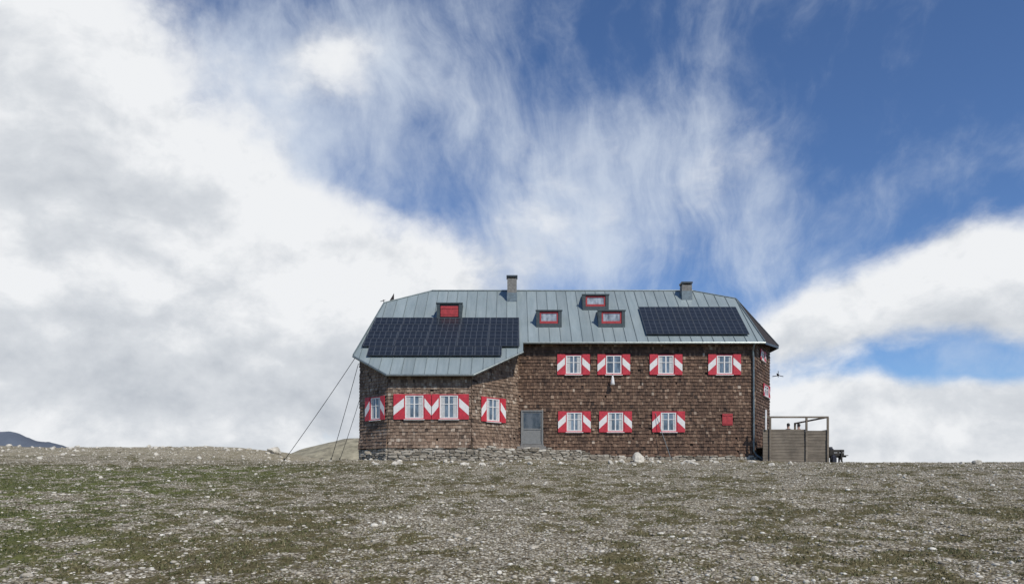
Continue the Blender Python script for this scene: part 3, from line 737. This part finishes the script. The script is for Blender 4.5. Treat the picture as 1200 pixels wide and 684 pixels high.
# ------------------------------------------------------------ people
def person(loc,ang,jacket,label):
    J=[];E_=[];R=[]
    def a(p,r,par=None):
        J.append(p);R.append(r)
        if par is not None: E_.append((par,len(J)-1))
        return len(J)-1
    pel=a((0,0,.54),.15); s1=a((0,-.01,.72),.135,pel); s2=a((0,-.03,.92),.16,s1); nk=a((0,-.04,1.07),.055,s2); hb=a((0,-.06,1.17),.075,nk); ht=a((0,-.055,1.27),.095,hb); hd=a((0,-.05,1.33),.07,ht)
    for s in (-1,1):
        hip=a((s*.1,-.03,.52),.105,pel); kn=a((s*.14,-.45,.52),.07,hip); an_=a((s*.14,-.47,.1),.045,kn); fb=a((s*.14,-.50,.045),.042,an_); ft=a((s*.15,-.66,.04),.035,fb)
        sh=a((s*.18,-.03,.98),.075,s2); el=a((s*.25,-.12,.72),.05,sh); wr=a((s*.14,-.35,.63),.03,el); pm=a((s*.12,-.42,.62),.032,wr)
        for k,(dx,ln) in enumerate(((-.03,.06),(-.012,.07),(.008,.066),(.028,.052))):
            f1=a((s*.12+dx,-.455,.617),.0095,pm); f2=a((s*.12+dx,-.455-ln*.5,.605),.009,f1); a((s*.12+dx,-.455-ln*.8,.58),.008,f2)
        t1=a((s*(.12-.04),-.40,.625),.011,pm); a((s*(.12-.06),-.44,.61),.009,t1)
    me=bpy.data.meshes.new('person'); me.from_pydata(J,E_,[]); o=bpy.data.objects.new('person',me); COL.objects.link(o)
    sm=o.modifiers.new('s','SKIN'); 
    for i,v in enumerate(me.skin_vertices[0].data): v.radius=(R[i],R[i]*.85 if R[i]>.12 else R[i]); v.use_root=(i==0)
    o.modifiers.new('u','SUBSURF').levels=2
    dg=bpy.context.evaluated_depsgraph_get(); me2=bpy.data.meshes.new_from_object(o.evaluated_get(dg)); bpy.data.objects.remove(o)
    o=bpy.data.objects.new('person',me2); me2.materials.clear()
    for m in (M_skin,jacket,M_trou,M_black): me2.materials.append(m)
    for p in me2.polygons:
        c=p.center; p.use_smooth=True
        if c.z>1.075: p.material_index=0
        elif c.y<-.37 and c.z>.57 and abs(c.x)<.2: p.material_index=0
        elif c.z<.10: p.material_index=3
        elif c.z<.60 and not (abs(c.x)>.16 and c.z>.585): p.material_index=2
        else: p.material_index=1
    Mw=Matrix.Translation(loc)@Matrix.Rotation(ang,4,'Z'); place(o,None,Mw); top(o,label,'person')
    V=[];Fc=[]
    nU,nV=16,8
    for i in range(nV+1):
        ph=math.pi*.60*i/nV
        for k in range(nU):
            t_=2*math.pi*k/nU; back=1 if math.sin(t_)>0 else .0
            pz=math.cos(ph*(1 if back else .68)); rr=math.sin(ph*(1 if back else .68))
            V.append(Vector((math.cos(t_)*rr*.098,-.05+math.sin(t_)*rr*.112,1.285+pz*.118)))
    for i in range(nV):
        for k in range(nU): Fc.append((i*nU+k,(i+1)*nU+k,(i+1)*nU+(k+1)%nU,i*nU+(k+1)%nU))
    mk('hair',V,Fc,M_hair,o,Mw,smooth=True)
    V=[];Fc=[]; tube(V,Fc,[(0,-.145,1.27),(0,-.175,1.235),(0,-.15,1.22)],[.012,.018,.01],6); mk('nose',V,Fc,M_skin,o,Mw,smooth=True)
    for s in (-1,1):
        V=[];Fc=[]; tube(V,Fc,[(s*.036-.012,-.143,1.275),(s*.036+.012,-.143,1.275)],.009,6); mk('eye',V,Fc,M_hair,o,Mw)
    V=[];Fc=[]; tube(V,Fc,[(-.028,-.135,1.195),(0,-.15,1.192),(.028,-.135,1.195)],.007,6); mk('mouth',V,Fc,M_jack2,o,Mw)
person((X(924,42.5),42.5,fl+.02),math.radians(172),M_jack,'person in a dark jacket sitting on the terrace bench')
person((X(936.5,42.5),42.5,fl),math.radians(190),M_jack2,'person in a dark red jacket sitting on the terrace bench')
# ------------------------------------------------------------ light / world
Sd=Vector((.36,-.56,.74)).normalized(); el=math.asin(Sd.z); rot=math.atan2(Sd.x,Sd.y)
sun=bpy.data.lights.new('sun','SUN'); sun.energy=3.5; sun.angle=math.radians(.6); sun.color=(1,.95,.86)
so=bpy.data.objects.new('sun',sun); so.rotation_euler=Sd.to_track_quat('Z','Y').to_euler(); COL.objects.link(so)
w=bpy.data.worlds.new('World'); scene.world=w; w.use_nodes=True; nt=w.node_tree
bg=nt.nodes['Background']
sky=N(nt,'ShaderNodeTexSky'); sky.sky_type='NISHITA'; sky.sun_disc=False; sky.sun_elevation=el; sky.sun_rotation=rot; sky.altitude=1500; sky.air_density=1.0; sky.dust_density=.4; sky.ozone_density=2.0
dirv=N(nt,'ShaderNodeTexCoord').outputs['Generated']
sep=N(nt,'ShaderNodeSeparateXYZ'); nt.links.new(dirv,sep.inputs[0])
def vm(op,a,b=None,sc=None):
    n=N(nt,'ShaderNodeVectorMath',operation=op)
    nt.links.new(a,n.inputs[0])
    if b is not None:
        if isinstance(b,(tuple,list)): n.inputs[1].default_value=b
        else: nt.links.new(b,n.inputs[1])
    if sc is not None: n.inputs['Scale'].default_value=sc
    return n.outputs[0]
m=lambda *a,**k:mth(nt,*a,**k)
def nzc(vec,scale,det=4):
    n=N(nt,'ShaderNodeTexNoise'); n.inputs['Scale'].default_value=scale; n.inputs['Detail'].default_value=det; nt.links.new(vec,n.inputs['Vector']); return n.outputs['Color']
warp=vm('SCALE',vm('SUBTRACT',nzc(dirv,3.6),(.5,.5,.5)),sc=.10)
wv=vm('ADD',dirv,warp)
s2=N(nt,'ShaderNodeSeparateXYZ'); nt.links.new(wv,s2.inputs[0])
az=m('ARCTAN2',s2.outputs[0],s2.outputs[1])
hyp=m('SQRT',m('ADD',m('MULTIPLY',s2.outputs[0],s2.outputs[0]),m('MULTIPLY',s2.outputs[1],s2.outputs[1])))
te=m('DIVIDE',s2.outputs[2],m('MAXIMUM',hyp,.05))
def G(px,py,sx,sy,wt,ang=0):
    u=(px-600)/F; v=(HY-py)/F; a0=math.atan(u); t0=v/math.sqrt(1+u*u)
    dx=m('SUBTRACT',az,a0); dy=m('SUBTRACT',te,t0)
    if ang:
        ca,sa=math.cos(ang),math.sin(ang)
        dx,dy=m('ADD',m('MULTIPLY',dx,ca),m('MULTIPLY',dy,sa)),m('SUBTRACT',m('MULTIPLY',dy,ca),m('MULTIPLY',dx,sa))
    a=m('DIVIDE',dx,sx/F); b=m('DIVIDE',dy,sy/F)
    q=m('ADD',m('MULTIPLY',a,a),m('MULTIPLY',b,b))
    return m('MULTIPLY',m('EXPONENT',m('MULTIPLY',q,-1.0)),wt)
def summ(l):
    s=l[0]
    for x_ in l[1:]: s=m('ADD',s,x_)
    return s
dens=summ([G(-60,80,240,220,.80),G(60,340,320,200,.9),G(340,320,180,80,.55),G(250,480,380,90,.8),G(480,335,130,60,.40),
 G(600,420,280,60,.30),G(1000,370,90,40,.50),G(1110,325,85,55,.80),G(1200,345,70,60,.65),G(1060,510,230,50,1.0),G(1195,478,60,30,.35),G(930,410,80,55,.35),
 G(1150,434,90,15,-.40),G(460,190,130,60,-.25),G(235,120,40,80,-.20),G(390,70,120,50,.36)])
wis=summ([G(430,55,190,90,.45),G(270,130,150,130,.58),G(700,270,170,100,.55),G(790,190,110,80,.38),G(610,300,110,60,.32),G(1120,200,120,45,.26),G(560,120,120,60,.24),G(930,300,120,60,.36),G(680,160,140,60,.28),G(1140,425,120,30,.38),G(380,230,110,80,.32)])
cv=mapping(nt,dirv,(1,1,1.35))
f1=noise(nt,vm('ADD',cv,warp),4.9,7,.59)
dn=m('ADD',dens,m('MULTIPLY',m('SUBTRACT',f1,.5),1.6))
def sstep(x_,a,b):
    n=N(nt,'ShaderNodeMapRange',interpolation_type='SMOOTHSTEP'); n.inputs[1].default_value=a; n.inputs[2].default_value=b; nt.links.new(x_,n.inputs[0]); return n.outputs[0]
cum=sstep(dn,.18,.66)
# cirrus fibres: azimuth varies fast, elevation slowly, so the strands fan upwards
w2=vm('SCALE',vm('SUBTRACT',nzc(dirv,2.6,4),(.5,.5,.5)),sc=.30)
wn=noise(nt,mapping(nt,vm('ADD',dirv,w2),(5.2,2.2,2.4),(0,.35,0)),2.0,7,.62)
wn2=noise(nt,vm('ADD',dirv,warp),6.0,7,.64)
wx=m('ADD',m('MULTIPLY',m('SUBTRACT',wn,.5),1.7),m('MULTIPLY',m('SUBTRACT',wn2,.5),1.1))
cir=m('MULTIPLY',sstep(m('ADD',wis,wx),.0,1.1),.85)
f2=noise(nt,vm('ADD',vm('ADD',cv,warp),(.018,-.01,.045)),4.9,7,.59)
relief=m('MULTIPLY',m('SUBTRACT',f1,f2),2.3)  # painted cloud lighting: noise compared with itself shifted towards the sun
low=noise(nt,vm('ADD',cv,(3,1,2)),2.6,4,.5)
grey=summ([G(120,205,70,32,.30),G(20,130,130,60,.10),G(60,430,320,50,.28),G(250,490,300,40,.24),G(0,250,120,60,.06),G(420,410,200,50,.16),G(1090,400,180,20,.24),G(1060,480,60,18,.16),G(1100,530,200,18,.12),G(340,270,110,50,-.16),G(200,330,150,40,-.12),G(1110,305,150,30,-.2)])
sh=m('ADD',m('ADD',m('SUBTRACT',grey,relief),.07),m('MULTIPLY',m('SUBTRACT',low,.45),.42),clamp=True)  # cloud shading put into the colour: grey patches, relief and low noise
ccol=ramp(nt,sh,[(0,(.87,.885,.905)),(.3,(.68,.71,.75)),(1,(.41,.45,.51))])
skyc=vm('SCALE',sky.outputs[0],sc=.105)
skyc=mix(nt,1,skyc,(.72,.90,1.14),'MULTIPLY')
c=mix(nt,cir,skyc,(.68,.75,.85))
c=mix(nt,cum,c,ccol)
below=sstep(sep.outputs[2],-.12,-.02)
c=mix(nt,below,(.2,.18,.14),c)
nt.links.new(c,bg.inputs[0]); bg.inputs[1].default_value=1.0
# ------------------------------------------------------------ camera
cam=bpy.data.cameras.new('camera'); cam.lens=26.01; cam.sensor_width=36; cam.sensor_fit='HORIZONTAL'; cam.shift_y=(HY-342)/1200; cam.clip_end=9000; cam.clip_start=.1
co=bpy.data.objects.new('camera',cam); co.location=(0,0,0); co.rotation_euler=(math.radians(90),0,0); COL.objects.link(co); scene.camera=co
